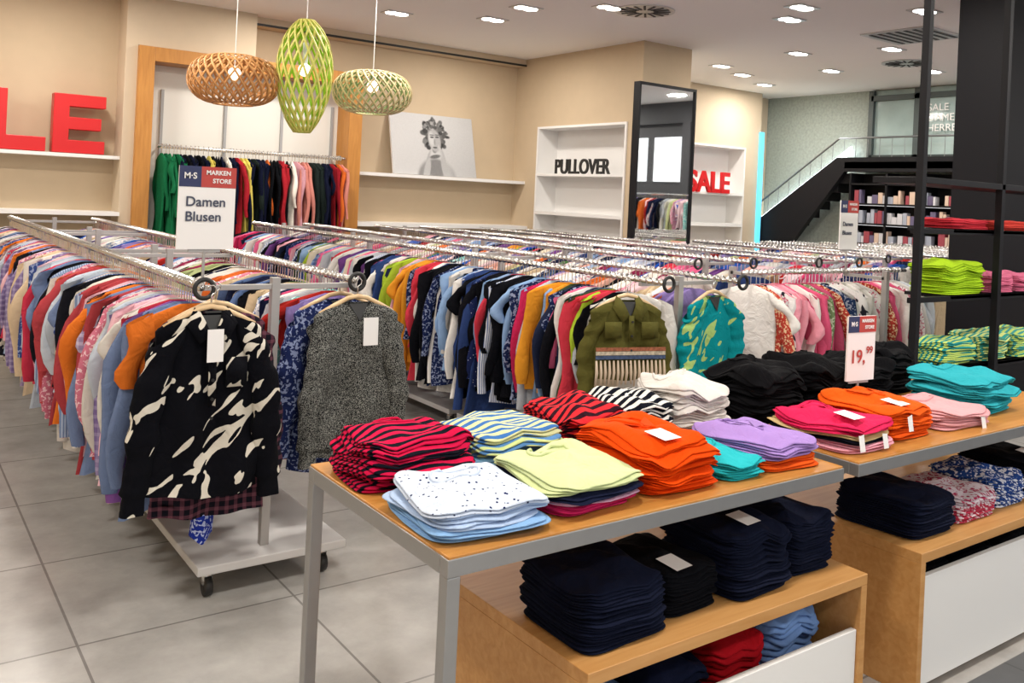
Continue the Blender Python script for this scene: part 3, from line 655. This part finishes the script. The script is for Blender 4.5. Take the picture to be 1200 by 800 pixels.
for i,k in enumerate([(1.65,1.83,.30,.32,.165,10,[nv],False),(1.94,1.87,.23,.30,.12,7,[bk],True),(2.21,1.85,.28,.32,.20,12,[nv],True),(2.49,1.86,.24,.30,.18,11,[nv],False),
   (3.17,1.85,.30,.34,.14,8,[nv],False),(3.50,1.84,.30,.3,.10,5,[("b83850","e0d0d8",3),("d8ccd4","a03050",3)],False),(3.80,1.86,.26,.3,.12,6,[("28488c","e0e4f0",3)],False),(4.10,1.88,.28,.34,.15,8,[bk],True)]):
    pile("folded_trouser_stack" if k[6][0] in (nv,bk) else S,k[0],k[1],S0,k[2],k[3],k[4],k[5],k[6],rot=random.uniform(-.04,.04),seed=200+i,detail=None,tag=k[7],mess=.7,jit=.6)
# ------------------------------------------------------------------ tables & boxes
def table(x0,x1,legs,y0=1.65,y1=2.42,z=.85):
    e=empty("display_table")
    fr=MB(); t=.035
    fr.box(x0,x1,y0,y0+t,z-.045,z-.004).box(x0,x1,y1-t,y1,z-.045,z-.004).box(x0,x0+t,y0+t,y1-t,z-.045,z-.004).box(x1-t,x1,y0+t,y1-t,z-.045,z-.004)
    for x,y,zb in legs: fr.box(x,x+t,y,y+t,zb,z-.045)
    fr.obj("steel_frame",M_steel,e,bevel=.002)
    box("oak_top",x0+.003,x1-.003,y0+.003,y1-.003,z-.018,z+.002,M_oakT,e,bevel=.002)
table(1.06,2.53,[(1.06,1.65,0),(1.06,2.385,0),(2.495,2.04,ZB),(2.495,2.385,0)]); table(2.61,4.45,[(2.68,2.04,0),(2.61,2.385,0),(4.415,1.65,0),(4.415,2.385,0)])
def bin_box(x0,x1,y0,y1,z,gap,nm="oak_display_box"):
    e=empty(nm)
    MB().box(x0,x1,y0,y1,z-.035,z).box(x0,x0+.03,y0,y1,.0,z-.035).box(x1-.03,x1,y0,y1,0,z-.035).box(x0+.03,x1-.03,y1-.02,y1,0,z-.035).box(x0+.03,x1-.03,y0+.02,y1-.02,.02,.04).obj("oak_carcass",M_oakB,e,bevel=.002)
    box("white_drawer_front",x0+.033,x1-.033,y0+.01,y0+.03,.03,z-.035-gap,M_white,e,bevel=.002)
    return e
b1=bin_box(1.46,2.64,1.62,2.31,ZB,.14); b2=bin_box(2.96,4.4,1.62,2.31,ZB,.055)
for i,(x,c,ht) in enumerate(((1.66,"7094cc",.26),(1.92,"141a30",.30),(2.17,"a81420",.32),(2.44,"7698d0",.35))): pile("folded_bin_shirts",x,1.90,.045,.25,.36,ht,8,[(c,None,0)],seed=300+i,mess=.5,jit=.8,parent=b1)
for i in range(4): pile("folded_bin_shirts",3.17+.33*i,1.88,.045,.3,.36,.38,9,[bk],seed=320+i,mess=.4,parent=b2)
# ------------------------------------------------------------------ black steel shelf rack
bs=empty("black_steel_shelving"); m=MB()
for x in (4.60,5.48,6.36): m.box(x-.02,x+.02,2.60,2.64,0,H)
for z in (.80,1.21,1.59,1.87):
    m.box(4.60,6.38,2.64,2.67,z-.03,z); m.box(5.0,6.4,2.64,2.92,z-.02,z)
    if z>1.8: m.box(4.62,6.4,2.60,2.92,z-.035,z)
m.obj("frame",M_black,bs,bevel=.002)
for i,(x,z,w_,ht,n,c) in enumerate([(5.21,1.212,.46,.19,9,[("acd42c",None,0)]),(5.66,1.212,.30,.11,6,[("e47898",None,0)]),(6.0,1.212,.30,.11,6,[("e47898",None,0)]),(5.25,1.592,.46,.06,3,[("d83c48",None,0)]),(5.85,1.592,.5,.06,3,[("d84a40",None,0)]),(5.2,.802,.36,.14,6,[("2a9494","c4dc78",5)]),(5.60,.802,.34,.16,7,[("409c90","d0dc88",5)]),(6.0,.802,.34,.16,6,[("48a09c","c4dc78",5)])]):
    pile("folded_shelf_shirts",x,2.78,z,w_,.24,ht,n,c,seed=400+i,jit=.8,mess=.7,parent=bs)
# ------------------------------------------------------------------ signs
def sign(name,x,y,z0,w,hh,lines,size,pole=None,rot=0,head=.25):
    e=empty(name,(x,y,0)); e.rotation_euler=(0,0,rot)
    box("card",-w/2,w/2,-.004,.004,z0,z0+hh,M_paper,e,bevel=0)
    hz=z0+hh*(1-head)
    box("header_navy",-w/2,-w*.12,-.006,-.004,hz,z0+hh,M_navyp,e); box("header_red",-w*.12,w/2,-.006,-.004,hz,z0+hh,M_redp,e)
    def tx(b,s,px,pz,mat,al='LEFT'):
        c=bpy.data.curves.new("sign_text","FONT"); c.body=b; c.size=s; c.extrude=.0006; c.align_x=al; c.materials.append(mat); c.offset=.0006
        o=bpy.data.objects.new("sign_text",c); link(o,e); o.location=(px,-.0075,pz); o.rotation_euler=(PI/2,0,0)
    tx("MARKEN",w*.11,-w*.04,hz+hh*head*.62,M_paper); tx("STORE",w*.11,w*.08,hz+hh*head*.22,M_paper)
    tx("M\u00b7S",w*.15,-w*.31,hz+hh*head*.4,M_paper,'CENTER')
    for i,l in enumerate(lines): tx(l[0],l[1],l[2]*w,z0+hh*l[3],M_txt if len(l)<5 else l[4])
    if pole: MB().tube([(0,.008,pole),(0,.008,z0+.02)],.006,8).box(-.06,.06,.004,.014,z0-.012,z0+.004).obj("stand",M_greym,e)
sign("blouse_rack_sign",1.04,3.44,1.40,.215,.315,[("Damen",.052,-.38,.52),("Blusen",.052,-.38,.34)],0,1.27)
sign("blouse_rack_sign",5.36,3.55,1.41,.20,.33,[("Damen",.04,-.38,.48),("Blusen",.04,-.38,.30)],0,1.26,rot=0)
sign("price_sign",3.27,2.085,.98,.165,.26,[("19,",.075,-.42,.28,M_redp),("99",.04,.16,.42,M_redp)],0,.856,rot=-.1)
# ------------------------------------------------------------------ camera
f=1043; th=.047; yaw=math.atan(750/1043); s_,c_=math.sin(yaw),math.cos(yaw)
R0=Vector((c_,-s_,0)); U0=Vector((0,0,1)); F0=Vector((s_,c_,0))
r=R0*math.cos(th)+U0*math.sin(th); u=-R0*math.sin(th)+U0*math.cos(th)
cam=bpy.data.cameras.new("camera"); cam.sensor_width=36; cam.lens=f/1200*36; cam.shift_y=-(400-232)/1200; cam.clip_start=.05
co=bpy.data.objects.new("camera",cam); COL.objects.link(co)
co.matrix_world=Matrix(((r.x,u.x,-F0.x,0),(r.y,u.y,-F0.y,0),(r.z,u.z,-F0.z,1.65),(0,0,0,1)))
SC.camera=co
SC.view_settings.view_transform='Standard'
SC.view_settings.exposure=.08
